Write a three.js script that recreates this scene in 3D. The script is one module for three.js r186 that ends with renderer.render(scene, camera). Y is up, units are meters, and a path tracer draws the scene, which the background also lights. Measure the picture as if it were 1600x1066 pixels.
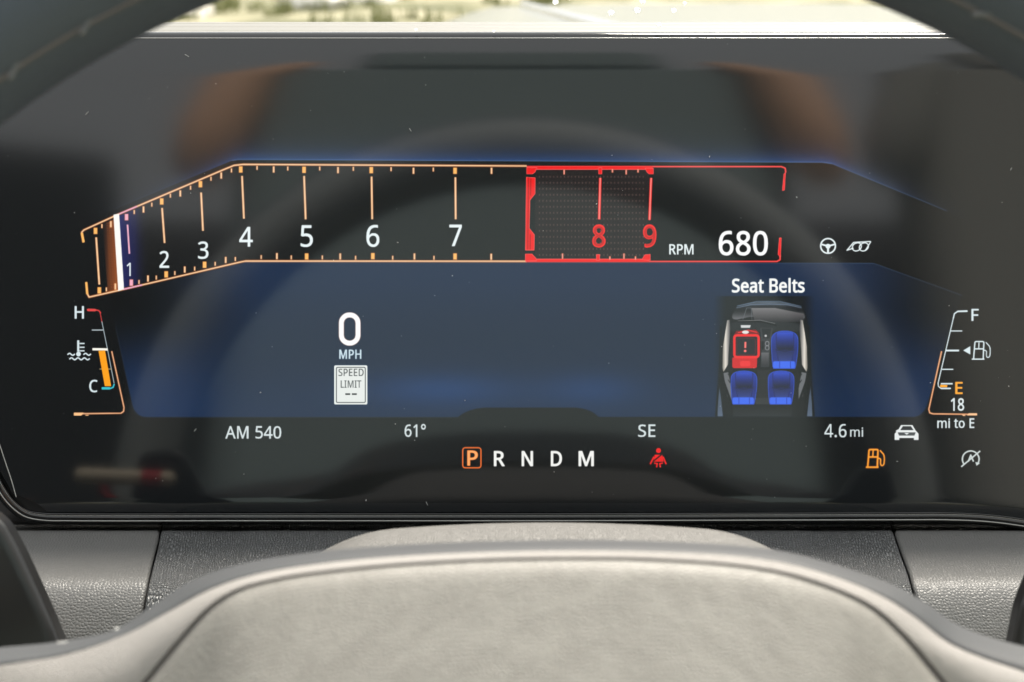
import * as THREE from 'three';
import { mergeGeometries } from 'three/addons/utils/BufferGeometryUtils.js';
import { RoundedBoxGeometry } from 'three/addons/geometries/RoundedBoxGeometry.js';
import { ImprovedNoise } from 'three/addons/math/ImprovedNoise.js';

// ---------------------------------------------------------------- camera, sky, sun, exposure
const scene = new THREE.Scene();
const TILT = THREE.MathUtils.degToRad(-18);              // the instrument panel leans back towards the driver's eye
const HEIGHT = 0.95;                                     // its centre above the ground
const M = new THREE.Matrix4().makeTranslation(0, HEIGHT, 0).multiply(new THREE.Matrix4().makeRotationX(TILT));
const DIST = 0.45;                                       // eye to display
const camera = new THREE.PerspectiveCamera(2 * THREE.MathUtils.radToDeg(Math.atan(0.1066 / DIST)), 1600 / 1066, 0.02, 400);
camera.position.set(0, 0, DIST).applyMatrix4(M);
camera.lookAt(new THREE.Vector3(0, 0, 0).applyMatrix4(M));
camera.focus = DIST;
camera.userData.fStop = 17;
scene.add(camera);

const EXPOSURE = 3.2;
{ // hazy bright sky, a little brighter towards the zenith
  const W = 64, H = 32, d = new Float32Array(W * H * 4);
  for (let j = 0; j < H; j++) for (let i = 0; i < W; i++) {
    const el = ((j + 0.5) / H - 0.5) * Math.PI, s = Math.max(0, Math.sin(el));
    const L = el > 0 ? 0.5 + 0.1 * s : 0.25;
    d.set([L * 0.98, L * 1.0, L * 1.0, 1], (j * W + i) * 4);
  }
  const t = new THREE.DataTexture(d, W, H, THREE.RGBAFormat, THREE.FloatType);
  t.mapping = THREE.EquirectangularReflectionMapping; t.magFilter = THREE.LinearFilter; t.needsUpdate = true;
  scene.background = t; scene.environment = t;
}
const sun = new THREE.DirectionalLight(new THREE.Color(1, 0.93, 0.82), 3.6);
sun.position.set(0.8, HEIGHT + 3.3, -2.05); sun.target.position.set(0, HEIGHT, 0);
sun.castShadow = true; sun.shadow.radius = 30; sun.shadow.mapSize.set(2048, 2048);
Object.assign(sun.shadow.camera, { left: -3, right: 3, top: 3, bottom: -3, near: 0.1, far: 12 });
scene.add(sun, sun.target);

const renderer = new THREE.WebGLRenderer({ antialias: true });
renderer.setSize(1024, 682);
renderer.shadowMap.enabled = true;
renderer.toneMapping = THREE.LinearToneMapping;
renderer.toneMappingExposure = EXPOSURE;

// ---------------------------------------------------------------- helpers
const noise = new ImprovedNoise();
let seed = 7;
const rnd = () => { seed = (seed * 1664525 + 1013904223) >>> 0; return seed / 4294967296; };
const V = (x, y, z) => new THREE.Vector3(x, y, z);
const lerp = THREE.MathUtils.lerp, clamp = THREE.MathUtils.clamp;
const U = 0.0002;                                         // metres on the display for one unit of the layout below
// a point of the cabin: layout units right and down from the display's upper left corner, and its real distance z in front of the display
const at = (u, v, z = 0) => { const s = (DIST - z) / DIST; return V((u - 800) * U * s, (533 - v) * U * s, z); };

const used = {};
const numbered = (n) => { const k = used[n] = (used[n] ?? -1) + 1; return k ? n + '_' + String(k).padStart(3, '0') : n; };
function tag(o, label, category, group, kind) {
  if (label) o.userData.label = label;
  if (category) o.userData.category = category;
  if (group) o.userData.group = group;
  if (kind) o.userData.kind = kind;
  return o;
}
// a thing whose parts are given in the cabin's frame; base = its own origin in that frame
function thing(name, base, label, category, group) {
  const g = new THREE.Group(); g.name = numbered(name); g.position.copy(base); g.userData.base = base.clone();
  return tag(g, label, category, group);
}
function part(parent, name, geo, mat, label) {
  const m = new THREE.Mesh(geo, mat); m.name = name; m.castShadow = m.receiveShadow = true;
  const b = parent.userData.base; if (b) geo.translate(-b.x, -b.y, -b.z);
  if (label) m.userData.label = label;
  parent.add(m); return m;
}
function sub(parent, root, name, geo, mat) {
  const m = new THREE.Mesh(geo, mat); m.name = name; m.castShadow = m.receiveShadow = true;
  const b = root.userData.base; if (b) geo.translate(-b.x, -b.y, -b.z);
  parent.add(m); return m;
}
const cabin = (o) => { delete o.userData.base; o.applyMatrix4(M); scene.add(o); return o; };
const outside = (o) => { delete o.userData.base; scene.add(o); return o; };

// a sheet from fn(a, b) with uv in metres along its own middle lines
function grid(nu, nv, fn, loopU = false) {
  const p = [], uv = [], idx = [];
  for (let j = 0; j <= nv; j++) for (let i = 0; i <= nu; i++) p.push(fn(i / nu, j / nv));
  const mu = [0], mv = [0], jm = Math.floor(nv / 2), im = Math.floor(nu / 2);
  for (let i = 1; i <= nu; i++) mu.push(mu[i - 1] + p[jm * (nu + 1) + i].distanceTo(p[jm * (nu + 1) + i - 1]));
  for (let j = 1; j <= nv; j++) mv.push(mv[j - 1] + p[j * (nu + 1) + im].distanceTo(p[(j - 1) * (nu + 1) + im]));
  for (let j = 0; j <= nv; j++) for (let i = 0; i <= nu; i++) uv.push(mu[i], mv[j]);
  for (let j = 0; j < nv; j++) for (let i = 0; i < nu; i++) {
    const a = j * (nu + 1) + i, b = a + 1, c = a + nu + 1, d = c + 1; idx.push(a, c, b, b, c, d);
  }
  const g = new THREE.BufferGeometry();
  g.setAttribute('position', new THREE.Float32BufferAttribute(p.flatMap((q) => [q.x, q.y, q.z]), 3));
  g.setAttribute('uv', new THREE.Float32BufferAttribute(uv, 2));
  g.setIndex(idx); g.computeVertexNormals();
  return g;
}
const spline = (pts) => { const c = new THREE.CatmullRomCurve3(pts.map((q) => V(q[0], q[1], q[2] ?? 0)), false, 'centripetal'); return (t) => c.getPoint(clamp(t, 0, 1)); };
// y of a layout polyline at x, smoothed
function curveY(pts) {
  return (x) => {
    if (x <= pts[0][0]) return pts[0][1];
    for (let i = 1; i < pts.length; i++) if (x <= pts[i][0]) {
      const [x0, y0] = pts[i - 1], [x1, y1] = pts[i], t = (x - x0) / (x1 - x0);
      const m = (k) => { const a = pts[Math.max(0, k - 1)], b = pts[Math.min(pts.length - 1, k + 1)]; return (b[1] - a[1]) / (b[0] - a[0]); };
      const h = x1 - x0, t2 = t * t, t3 = t2 * t;
      return (2 * t3 - 3 * t2 + 1) * y0 + (t3 - 2 * t2 + t) * h * m(i - 1) + (-2 * t3 + 3 * t2) * y1 + (t3 - t2) * h * m(i);
    }
    return pts[pts.length - 1][1];
  };
}
function tube(points, r, seg = 200, radial = 8) {
  return new THREE.TubeGeometry(new THREE.CatmullRomCurve3(points, false, 'centripetal'), seg, r, radial, false);
}

// ---------------------------------------------------------------- relief and colour textures
function dataTex(W, H, fn, srgb) {
  const d = new Uint8Array(W * H * 4);
  for (let j = 0; j < H; j++) for (let i = 0; i < W; i++) {
    const c = fn(i / W, j / H); const q = Array.isArray(c) ? c : [c, c, c];
    d.set([clamp(q[0], 0, 1) * 255, clamp(q[1], 0, 1) * 255, clamp(q[2], 0, 1) * 255, 255], (j * W + i) * 4);
  }
  const t = new THREE.DataTexture(d, W, H); t.wrapS = t.wrapT = THREE.RepeatWrapping; t.magFilter = THREE.LinearFilter; t.minFilter = THREE.LinearMipmapLinearFilter;
  if (srgb) t.colorSpace = THREE.SRGBColorSpace; t.needsUpdate = true; return t;
}
const wrapN = (u, v, f, k) => { // tileable noise on a torus
  const a = u * Math.PI * 2, b = v * Math.PI * 2, r = f / (2 * Math.PI);
  return noise.noise(Math.cos(a) * r + k, Math.sin(a) * r + Math.cos(b) * r * 1.31 + k * 2.1, Math.sin(b) * r + 3.7 * k);
};
function cells(n) { // tileable Voronoi: distance to the border between cells
  const pts = [];
  for (let j = 0; j < n; j++) for (let i = 0; i < n; i++) pts.push([(i + 0.1 + rnd() * 0.8) / n, (j + 0.1 + rnd() * 0.8) / n]);
  return (u, v) => {
    let a = 9, b = 9; const ci = Math.floor(u * n), cj = Math.floor(v * n);
    for (let dj = -2; dj <= 2; dj++) for (let di = -2; di <= 2; di++) {
      const i = ci + di, j = cj + dj, p = pts[((j + 8 * n) % n) * n + ((i + 8 * n) % n)];
      const x = p[0] + Math.floor(i / n) - u, y = p[1] + Math.floor(j / n) - v, q = Math.hypot(x, y);
      if (q < a) { b = a; a = q; } else if (q < b) b = q;
    }
    return (b - a) * n;
  };
}
const vor = cells(34), vor2 = cells(60);
const grainTex = dataTex(512, 512, (u, v) => {                       // pressed leather: pebbles with creases between
  const w = 0.012 * wrapN(u, v, 9, 1), q = vor(((u + w) % 1 + 1) % 1, ((v + w * 0.7) % 1 + 1) % 1);
  return 0.2 + 0.65 * Math.min(1, q * 1.7) ** 0.6 + 0.14 * wrapN(u, v, 60, 2);
});
const fineTex = dataTex(512, 512, (u, v) => 0.5 + 0.35 * wrapN(u, v, 95, 5) + 0.3 * wrapN(u, v, 190, 6) + 0.12 * (rnd() - 0.5));
const pebbleTex = dataTex(512, 512, (u, v) => 0.25 + 0.6 * Math.min(1, vor2(u, v) * 1.5) ** 0.7 + 0.2 * wrapN(u, v, 120, 4));
const stippleTex = dataTex(512, 512, (u, v) => { const k = 0.27 + 0.14 * Math.min(1, vor2(u, v) * 1.6) + 0.07 * wrapN(u, v, 120, 8); return [k, k * 1.01, k * 1.015]; }, true); // moulded plastic stipple, shading of its relief painted in between the cells
const mottleTex = (a, b, f) => dataTex(512, 512, (u, v) => {
  const n = clamp(0.5 + 0.55 * wrapN(u, v, f, 11) + 0.4 * wrapN(u, v, f * 2.7, 12) + 0.22 * wrapN(u, v, f * 9, 13), 0, 1);
  return [lerp(a[0], b[0], n), lerp(a[1], b[1], n), lerp(a[2], b[2], n)];
}, true);
const rep = (t, s, sv = s) => { const c = t.clone(); c.repeat.set(1 / s, 1 / sv); c.needsUpdate = true; return c; };
const std = (o) => new THREE.MeshPhysicalMaterial(o);
const lin = (r, g, b) => new THREE.Color().setRGB(r, g, b);

// ---------------------------------------------------------------- materials
const MAT = {
  piano: std({ color: lin(0.006, 0.0065, 0.007), roughness: 0.07, ior: 1.5 }),
  bead: std({ color: lin(0.3, 0.3, 0.29), roughness: 0.22, metalness: 0.5 }),  // glints on the black bezel edges put into pale metal; headrest posts share it
  deck: std({ color: lin(0.11, 0.108, 0.095), roughness: 0.55 }),
  housing: std({ color: lin(0.012, 0.012, 0.013), roughness: 0.55 }),
  pad: std({ color: lin(0.105, 0.104, 0.101), roughness: 0.42, bumpMap: rep(grainTex, 0.032), bumpScale: 0.0002 }),
  shroud: std({ map: rep(stippleTex, 0.05, 0.12), roughness: 0.3, bumpMap: rep(pebbleTex, 0.05, 0.12), bumpScale: 0.0009 }),
  crown: std({ color: lin(0.1, 0.097, 0.091), roughness: 0.5, bumpMap: rep(pebbleTex, 0.04), bumpScale: 0.0003 }),
  hub: std({ map: rep(mottleTex([0.452, 0.442, 0.422], [0.505, 0.495, 0.474], 20), 0.11), roughness: 0.55, bumpMap: rep(grainTex, 0.03), bumpScale: 0.00012 }),
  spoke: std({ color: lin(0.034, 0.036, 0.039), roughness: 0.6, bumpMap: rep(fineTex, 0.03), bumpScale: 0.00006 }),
  crease: std({ color: lin(0.23, 0.218, 0.206), roughness: 0.5, bumpMap: rep(grainTex, 0.024), bumpScale: 0.0002 }),  // pale so that the colour carries the highlight on the hub edge
  seam: std({ color: lin(0.1, 0.09, 0.088), roughness: 0.8 }),
  litRimBack: std({ color: lin(0.36, 0.39, 0.4), roughness: 0.6 }),  // brightness of the mirrored rim put into a paler colour
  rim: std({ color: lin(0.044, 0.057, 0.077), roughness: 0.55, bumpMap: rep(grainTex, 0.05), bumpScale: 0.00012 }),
  thread: std({ color: lin(0.1, 0.105, 0.11), roughness: 0.8 }),
  paddle: std({ color: lin(0.012, 0.012, 0.012), roughness: 0.32 }),
  seatTaupe: std({ color: lin(0.27, 0.27, 0.25), roughness: 0.8 }),
  seatGrey: std({ color: lin(0.25, 0.315, 0.325), roughness: 0.85, bumpMap: rep(fineTex, 0.05), bumpScale: 0.0003 }),
  seatTan: std({ color: lin(0.85, 0.5, 0.32), roughness: 0.6 }),
  dark: std({ color: lin(0.02, 0.02, 0.021), roughness: 0.85 }),
  beige: std({ color: lin(0.6, 0.52, 0.4), roughness: 0.8 }),
  red: std({ color: lin(0.45, 0.02, 0.03), roughness: 0.5 }),
  dust: std({ color: lin(0.36, 0.36, 0.35), roughness: 0.9 }),
};

// ---------------------------------------------------------------- what the display shows
const DX0 = -60, DX1 = 1720, DY0 = 60, DY1 = 804;
function drawDisplay() {
  const K = 2040 / (DX1 - DX0), cv = document.createElement('canvas');
  cv.width = 2040; cv.height = Math.round((DY1 - DY0) * K);
  const c = cv.getContext('2d');
  c.fillStyle = '#020304'; c.fillRect(0, 0, cv.width, cv.height);
  c.setTransform(K, 0, 0, K, -DX0 * K, -DY0 * K);
  c.lineCap = 'butt'; c.lineJoin = 'round';
  const path = (p, close) => { c.beginPath(); p.forEach(([x, y], i) => (i ? c.lineTo(x, y) : c.moveTo(x, y))); if (close) c.closePath(); };
  const line = (p, w, col) => { path(p); c.lineWidth = w; c.strokeStyle = col; c.stroke(); };
  const fill = (p, col) => { path(p, true); c.fillStyle = col; c.fill(); };
  const lg = (x0, y0, x1, y1, ...st) => { const g = c.createLinearGradient(x0, y0, x1, y1); st.forEach(([o, col]) => g.addColorStop(o, col)); return g; };
  const text = (s, x0, x1, top, base, col, bold = false, stroke = 0) => {
    const fs = (base - top) / 0.714;
    c.save(); c.font = (bold ? 'bold ' : '') + fs + 'px sans-serif'; c.textBaseline = 'alphabetic'; c.textAlign = 'left';
    const m = c.measureText(s), l = -m.actualBoundingBoxLeft, w = m.actualBoundingBoxRight - l, k = (x1 - x0) / w;
    c.translate(x0 - l * k, base); c.scale(k, 1); c.fillStyle = col; c.fillText(s, 0, 0);
    if (stroke) { c.lineWidth = stroke; c.strokeStyle = col; c.lineJoin = 'round'; c.strokeText(s, 0, 0); }
    c.restore();
  };

  // blue field behind the tachometer band: a soft edge above, the panel below
  const topEdge = [[120, 352], [180, 326], [362, 251], [372, 249.5], [1285, 254], [1300, 256], [1480, 330], [1530, 352]];
  {
    const w = 360, h = 60, o = document.createElement('canvas'); o.width = w; o.height = h; const oc = o.getContext('2d'), im = oc.createImageData(w, h);
    const edgeY = (x) => { for (let i = 1; i < topEdge.length; i++) if (x <= topEdge[i][0]) { const [a, b] = topEdge[i - 1], [e, f] = topEdge[i]; return lerp(b, f, (x - a) / (e - a)); } return 352; };
    for (let j = 0; j < h; j++) for (let i = 0; i < w; i++) {
      const x = 120 + 1410 * (i + 0.5) / w, y = 180 + 172 * (j + 0.5) / h, d = edgeY(x) - y, q = (j * w + i) * 4;
      const k = Math.exp(-Math.max(0, d) / 20) * Math.min(clamp((x - 130) / 260, 0, 1), clamp((1530 - x) / 230, 0, 1)) ** 1.3;
      im.data[q] = 34 * k; im.data[q + 1] = 62 * k; im.data[q + 2] = 108 * k; im.data[q + 3] = 255;
    }
    oc.putImageData(im, 0, 0); c.save(); path([...topEdge, [1530, 180], [120, 180]], true); c.clip(); c.globalCompositeOperation = 'lighter'; c.drawImage(o, 120, 180, 1410, 172); c.restore();
  }
  c.save(); path([[362, 240], [1300, 240], [1300, 290], [362, 290]], true); c.clip(); line(topEdge, 1.8, 'rgba(90,130,180,0.5)'); c.restore();
  line([[180, 326], [362, 251]], 1.4, 'rgba(70,100,150,0.25)'); line([[1300, 256], [1480, 330]], 1.6, 'rgba(90,125,175,0.35)');

  const panel = () => {
    c.beginPath(); c.moveTo(168, 462); c.lineTo(382, 410); c.lineTo(1365, 411.5); c.lineTo(1504, 462); c.lineTo(1482, 520); c.lineTo(1449, 632);
    c.quadraticCurveTo(1443, 652, 1425, 652); c.lineTo(935, 652); c.quadraticCurveTo(925, 640, 900, 637.5); c.lineTo(756, 637.5); c.quadraticCurveTo(730, 640, 716, 652);
    c.lineTo(228, 652); c.quadraticCurveTo(212, 652, 207, 634); c.lineTo(180, 510); c.closePath();
  };
  c.save(); panel(); c.clip();
  { // the panel's own blue artwork, one smooth field
    const w = 340, h = 64, o = document.createElement('canvas'); o.width = w; o.height = h; const oc = o.getContext('2d'), im = oc.createImageData(w, h);
    const sm = (a, b, x) => { const t = clamp((x - a) / (b - a), 0, 1); return t * t * (3 - 2 * t); }, ga = (x, m, d) => Math.exp(-(((x - m) / d) ** 2));
    for (let j = 0; j < h; j++) for (let i = 0; i < w; i++) {
      const x = 150 + 1370 * (i + 0.5) / w, y = 400 + 256 * (j + 0.5) / h, lo = sm(470, 600, y);
      let k = (0.82 - 0.12 * sm(420, 520, y) + 0.1 * sm(560, 640, y)) * (lerp(sm(170, 420, x), 1, lo)) * lerp(1 - sm(1290, 1500, x) * 0.8, 1, lo);
      k += 0.16 * lo * ga(x, 250, 70) + 0.1 * lo * ga(x, 1420, 60) + 0.42 * ga(y, 608, 26) * (ga(x, 690, 120) + 0.8 * ga(x, 925, 80));
      const q = (j * w + i) * 4; im.data[q] = 16 * k; im.data[q + 1] = 44 * k; im.data[q + 2] = 82 * k; im.data[q + 3] = 255;
    }
    oc.putImageData(im, 0, 0); c.imageSmoothingEnabled = true; c.drawImage(o, 150, 400, 1370, 256);
  }
  c.restore();
  line([[180, 510], [207, 634], [212, 648], [228, 652.5], [716, 652.5]], 1.2, 'rgba(90,110,140,0.22)');
  line([[1482, 520], [1449, 634], [1443, 648], [1425, 652.5]], 1.2, 'rgba(90,110,140,0.2)');
  line([[382, 410], [1365, 411.5], [1504, 462]], 1.4, 'rgba(120,150,195,0.28)');

  // tachometer: fill up to the needle, then a blue fade
  fill([[160, 351], [181, 341], [190, 452], [168, 458]], lg(158, 0, 188, 0, [0, 'rgba(90,45,20,0)'], [0.4, 'rgba(120,62,26,0.8)'], [1, 'rgba(168,88,40,1)']));
  for (let y = 348; y < 452; y += 4) for (let x = 166; x < 188; x += 3.6) { c.fillStyle = 'rgba(190,100,48,0.35)'; c.fillRect(x + (y - 348) * 0.07, y, 1.6, 1.6); }
  fill([[186, 337], [232, 318], [240, 437], [193, 450]], lg(186, 0, 236, 0, [0, 'rgb(30,34,96)'], [0.5, 'rgb(18,20,62)'], [1, 'rgba(8,10,24,0)']));
  const peach = 'rgb(255,208,162)', orgBloom = 'rgba(214,112,50,0.55)', amber = 'rgb(255,190,104)';  // the wider orange under-strokes paint camera bloom round the lit lines
  const top = [[130, 379], [127.5, 363], [131, 359.5], [185, 335], [352, 264], [366, 258.5], [380, 257], [823, 259.5]];
  const bot = [[134.5, 441], [136.5, 460], [139, 464.5], [190, 453], [374, 410], [384, 408], [823, 408.5]];
  for (const p of [top, bot]) { line(p, 4.4, orgBloom); line(p, 2.1, peach); }
  line([[127.5, 364], [130.5, 379]], 4, amber); line([[134.5, 441], [136, 460]], 3.6, amber);
  line([[186, 334.6], [214, 322.6]], 2.2, 'rgb(240,170,200)'); line([[192, 452.4], [222, 445.5]], 2.2, 'rgb(240,170,200)');
  const tick = (x, y, h, w = 2.4, col = peach) => { c.fillStyle = orgBloom; c.fillRect(x - w / 2 - 0.8, y - h / 2 - 0.8, w + 1.6, h + 1.6); c.fillStyle = col; c.fillRect(x - w / 2, y - h / 2, w, h); };
  for (const [x, y] of [[149, 361], [252.5, 315], [313, 288], [376, 265], [475, 265.5], [580, 266], [711, 267], [155, 454], [259.5, 429], [319.5, 414], [479, 401], [582.5, 400.5], [711, 401]]) tick(x, y, 9.5, 5.4, amber);
  for (const [x, y] of [[197.5, 339.5], [205, 442]]) tick(x, y, 9.5, 5, 'rgb(250,176,196)');
  for (const [x, y] of [[159, 353.5], [209.5, 331.5], [237, 320], [266, 306], [297.5, 293.5], [329.5, 279.5], [361.5, 266.5], [401.5, 262.5], [449.5, 263.5], [499.5, 263.5], [552, 264], [611, 264.5], [677, 265],
    [166, 452.5], [217, 441], [244, 434], [273, 427], [304, 420], [336, 412.5], [367.5, 405], [408, 402], [455, 402.5], [503.5, 402.5], [555.5, 403], [613.5, 403], [678, 403]]) tick(x, y, 6, 1.9);
  for (const [x, y] of [[173, 350.5], [224, 327.5], [281.5, 302.5], [345.5, 274.5], [427.5, 265], [528, 266], [646, 267], [768, 267], [180, 448], [231, 435.5], [288.5, 421.5], [352.5, 406.5], [432.5, 400.5], [531.5, 401], [647.5, 401], [767.5, 401.5]]) tick(x, y, 9.5, 2.6);
  for (const [a, b, x, y] of [[150, 371, 155, 445], [253, 325, 257, 380], [314, 301, 317, 361], [378, 275, 381, 342], [475, 275, 477.5, 343], [580.5, 276, 581.5, 343], [711.5, 277, 712, 343]]) { line([[a, b], [x, y]], 4.2, orgBloom); line([[a, b], [x, y]], 2.7, peach); }
  line([[199, 351], [202, 397]], 2.7, 'rgb(245,180,200)');
  fill([[177, 335.5], [186, 334], [193.6, 452], [184.5, 455]], '#fffdf8');
  const W = 'rgb(236,246,248)';
  text('1', 197.5, 204, 411, 431.5, W); text('2', 248.5, 264.5, 392.5, 419, W, false, 0.5); text('3', 309, 325.5, 376.5, 404, W, false, 0.5);
  text('4', 373.5, 395.5, 354.5, 385.5, W, false, 0.6); text('5', 469, 489, 353, 385.5, W, false, 0.6); text('6', 572, 593, 352, 385, W, false, 0.6); text('7', 702.5, 721.5, 352.5, 385, W, false, 0.6);

  // red zone
  const R = 'rgb(240,12,16)', RL = 'rgb(255,92,88)';
  fill([[836, 266], [1015, 266], [1012, 404], [836, 404]], 'rgba(46,30,28,0.55)');
  for (let y = 275; y < 398; y += 9.4) for (let x = 842; x < 1006; x += 5.6) { c.fillStyle = 'rgba(150,120,112,0.5)'; c.fillRect(x, y, 1.7, 2.8); }
  line([[823, 260.5], [1221, 260.5], [1227, 263], [1228, 270]], 3.2, 'rgba(220,20,20,0.75)'); line([[823, 260.5], [1221, 260.5], [1227, 263], [1228, 270]], 1.5, RL);
  line([[822, 408.8], [1214, 408.8], [1219, 406], [1219, 398]], 3.2, 'rgba(220,20,20,0.75)'); line([[822, 408.8], [1214, 408.8], [1219, 406], [1219, 398]], 1.5, RL);
  line([[824, 262.5], [1020, 262.5]], 4, R); line([[824, 264.8], [1016, 264.8]], 1.2, RL); line([[822, 407], [1014, 407]], 4, R); line([[824, 405], [1012, 405]], 1.2, RL);
  const plate = (p) => { fill(p, R); path(p, true); c.lineWidth = 1; c.strokeStyle = RL; c.stroke(); };
  plate([[822.5, 277], [836.2, 278], [836, 303], [828, 313], [827, 357], [835, 367], [834.5, 391], [821, 391]]);
  line([[825.8, 278], [824.6, 390]], 1, 'rgb(140,0,4)'); line([[829.5, 279], [829, 306]], 1, 'rgb(140,0,4)'); line([[828.6, 366], [828.4, 390]], 1, 'rgb(140,0,4)');
  plate([[823, 262], [839, 262], [836, 269], [832, 272], [823, 272]]); plate([[821, 397], [831, 397], [838, 404.5], [838, 408], [821, 408]]);
  plate([[1008, 263], [1021, 263], [1021, 272], [1014.5, 272], [1011, 269]]); plate([[1003, 406], [1007.5, 398.5], [1016, 397.5], [1016, 407]]);
  plate([[935.5, 262], [940.5, 262], [940.5, 272], [935.5, 272]]); plate([[932, 398], [937, 398], [937, 407], [932, 407]]);
  for (const [x, y, h] of [[881.5, 269, 7], [957, 267, 5], [978.5, 269, 7], [997, 267, 5], [879, 400.5, 8], [953, 403.5, 5], [975, 400.5, 8], [993, 403.5, 5]]) tick(x, y, h, 1.8, 'rgb(255,160,150)');
  for (const [a, b, x, y] of [[938, 278, 936.2, 343], [1017.5, 278, 1015, 344]]) { line([[a, b], [x, y]], 4.2, R); line([[a, b], [x, y]], 2.2, 'rgb(255,140,128)'); }
  plate([[1225, 272], [1227.5, 270], [1226, 297], [1222.6, 298]]); plate([[1218, 372], [1221, 372], [1219.6, 402], [1215.8, 398]]);
  const outlined = (s, x0, x1, t, b) => { text(s, x0, x1, t, b, 'rgb(250,30,26)', false, 2.6); text(s, x0 + 0.9, x1 - 0.9, t + 0.9, b - 0.9, 'rgb(196,16,16)', false, 0.1); };
  outlined('8', 926, 945.5, 353, 385.5); outlined('9', 1005.5, 1025, 353, 385.5);
  text('RPM', 1046, 1084, 381.5, 397.5, W, false, 0.5); text('680', 1123, 1200, 362.5, 398.5, '#ffffff', false, 1.3);

  // steering wheel and auxiliary icons
  c.strokeStyle = W; c.lineWidth = 2.6; c.beginPath(); c.arc(1294, 384.5, 11.5, 0, 7); c.stroke();
  c.fillStyle = W; c.beginPath(); c.arc(1294, 385, 4, 0, 7); c.fill(); line([[1284, 382], [1291, 384]], 3, W); line([[1304, 382], [1297, 384]], 3, W); line([[1294, 387], [1294, 395]], 3.4, W);
  const oval = (x, y) => { c.beginPath(); c.ellipse(x, y, 7.5, 6, -0.5, 0, 7); c.lineWidth = 2; c.strokeStyle = W; c.stroke(); };
  oval(1339, 386); oval(1350, 386); line([[1323, 392], [1334, 379], [1361, 377.5]], 2, W); line([[1324, 391], [1334, 388]], 2, W); line([[1352, 392], [1361, 377.5]], 1.8, W);

  // temperature gauge
  const T = 'rgb(222,236,240)';
  text('H', 116, 131, 478.5, 498, T, false, 0.6); text('C', 139, 152.5, 594, 613, T, false, 0.4);
  c.lineCap = 'round';
  line([[156, 488], [159, 503]], 1.6, 'rgb(200,60,60)'); line([[137, 484], [149, 484.5], [154, 485.5], [157, 489]], 2.2, 'rgb(215,60,60)'); line([[137.5, 484.6], [148, 484.8]], 4.2, 'rgb(228,72,70)');
  line([[159, 503], [168.5, 550], [178, 599]], 1.3, 'rgb(190,205,212)'); c.lineCap = 'butt';
  line([[143, 516], [161, 516]], 1.8, 'rgb(200,212,218)'); line([[155, 577], [174, 577]], 1.5, 'rgb(190,170,120)'); line([[144, 546], [168, 546.4]], 4, 'rgb(255,250,238)');
  fill([[153.5, 548.5], [164, 548], [173.6, 604], [163.4, 604]], 'rgb(255,163,22)');
  line([[158.5, 607.2], [172, 607.2]], 4, 'rgb(60,196,208)'); line([[172, 607.6], [176.5, 605.5], [178.4, 600]], 2.4, 'rgb(60,196,208)');
  line([[174.3, 549], [193.5, 637], [193, 643], [189, 646], [116, 647]], 3.4, orgBloom); line([[174.3, 549], [193.5, 637], [193, 643], [189, 646], [116, 647]], 1.6, 'rgb(246,190,150)');
  fill([[115, 645], [131, 645], [127, 649.8], [115, 649.8]], 'rgb(255,196,140)'); fill([[133, 648.6], [139, 648.6], [138, 650], [133, 650]], 'rgb(255,196,140)');
  line([[122, 532], [122, 550]], 3.6, T); c.fillStyle = T; c.beginPath(); c.arc(122.5, 553.5, 3.8, 0, 7); c.fill();
  for (const y of [537, 543, 548.5]) line([[124, y], [132, y]], 2.2, T);
  const wave = (x0, x1, y, ph) => { c.beginPath(); for (let x = x0; x <= x1; x += 0.5) { const q = y + 1.5 * Math.sin((x - x0) * 0.62 + ph); x === x0 ? c.moveTo(x, q) : c.lineTo(x, q); } c.lineWidth = 2.3; c.strokeStyle = T; c.stroke(); };
  wave(105, 117, 554, 2.6); wave(130, 142, 554, 2.6); wave(108, 140, 561, 2.6);

  // speed and limit sign
  c.lineWidth = 9; c.strokeStyle = 'rgba(220,120,80,0.5)'; c.beginPath(); c.roundRect(533.3, 492.5, 26, 44, 12.5); c.stroke();
  c.lineWidth = 7.6; c.strokeStyle = '#ffffff'; c.beginPath(); c.roundRect(533.3, 492.5, 26, 44, 12.5); c.stroke();
  text('MPH', 529.5, 564.5, 546.5, 560, 'rgb(206,226,236)', false, 0.5);
  c.fillStyle = 'rgb(238,242,238)'; c.beginPath(); c.roundRect(522, 571, 52, 61.5, 2.5); c.fill();
  for (let x = 527; x < 570; x += 1.6) { c.fillStyle = 'rgba(190,196,192,0.35)'; c.fillRect(x, 577, 0.7, 51); }
  c.lineWidth = 1.3; c.strokeStyle = 'rgb(70,74,76)'; c.beginPath(); c.roundRect(525.5, 574.3, 45.2, 55, 2); c.stroke();
  text('SPEED', 528, 568.5, 577.5, 588.3, 'rgb(58,62,62)', false, 0.15); text('LIMIT', 532, 564.5, 595.5, 606.5, 'rgb(58,62,62)', false, 0.15);
  c.fillStyle = 'rgb(44,46,46)'; c.fillRect(539.5, 615, 7.5, 2.4); c.fillRect(549.8, 615, 7.5, 2.4);

  // status lines
  const S = 'rgb(216,226,228)';
  text('AM 540', 352, 439.5, 666.5, 686, S, false, 0.3); text('61°', 632, 666, 664, 683.5, S, false, 0.3); text('SE', 997, 1024, 664, 683.5, S, false, 0.3);
  text('4.6', 1288, 1323.5, 664, 684, S, false, 0.2); text('mi', 1328, 1349, 668.5, 683, S, false, 0.1);
  c.lineWidth = 2.2; c.strokeStyle = 'rgb(238,112,44)'; c.beginPath(); c.roundRect(723, 700, 28.5, 31.5, 4); c.stroke();
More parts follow.
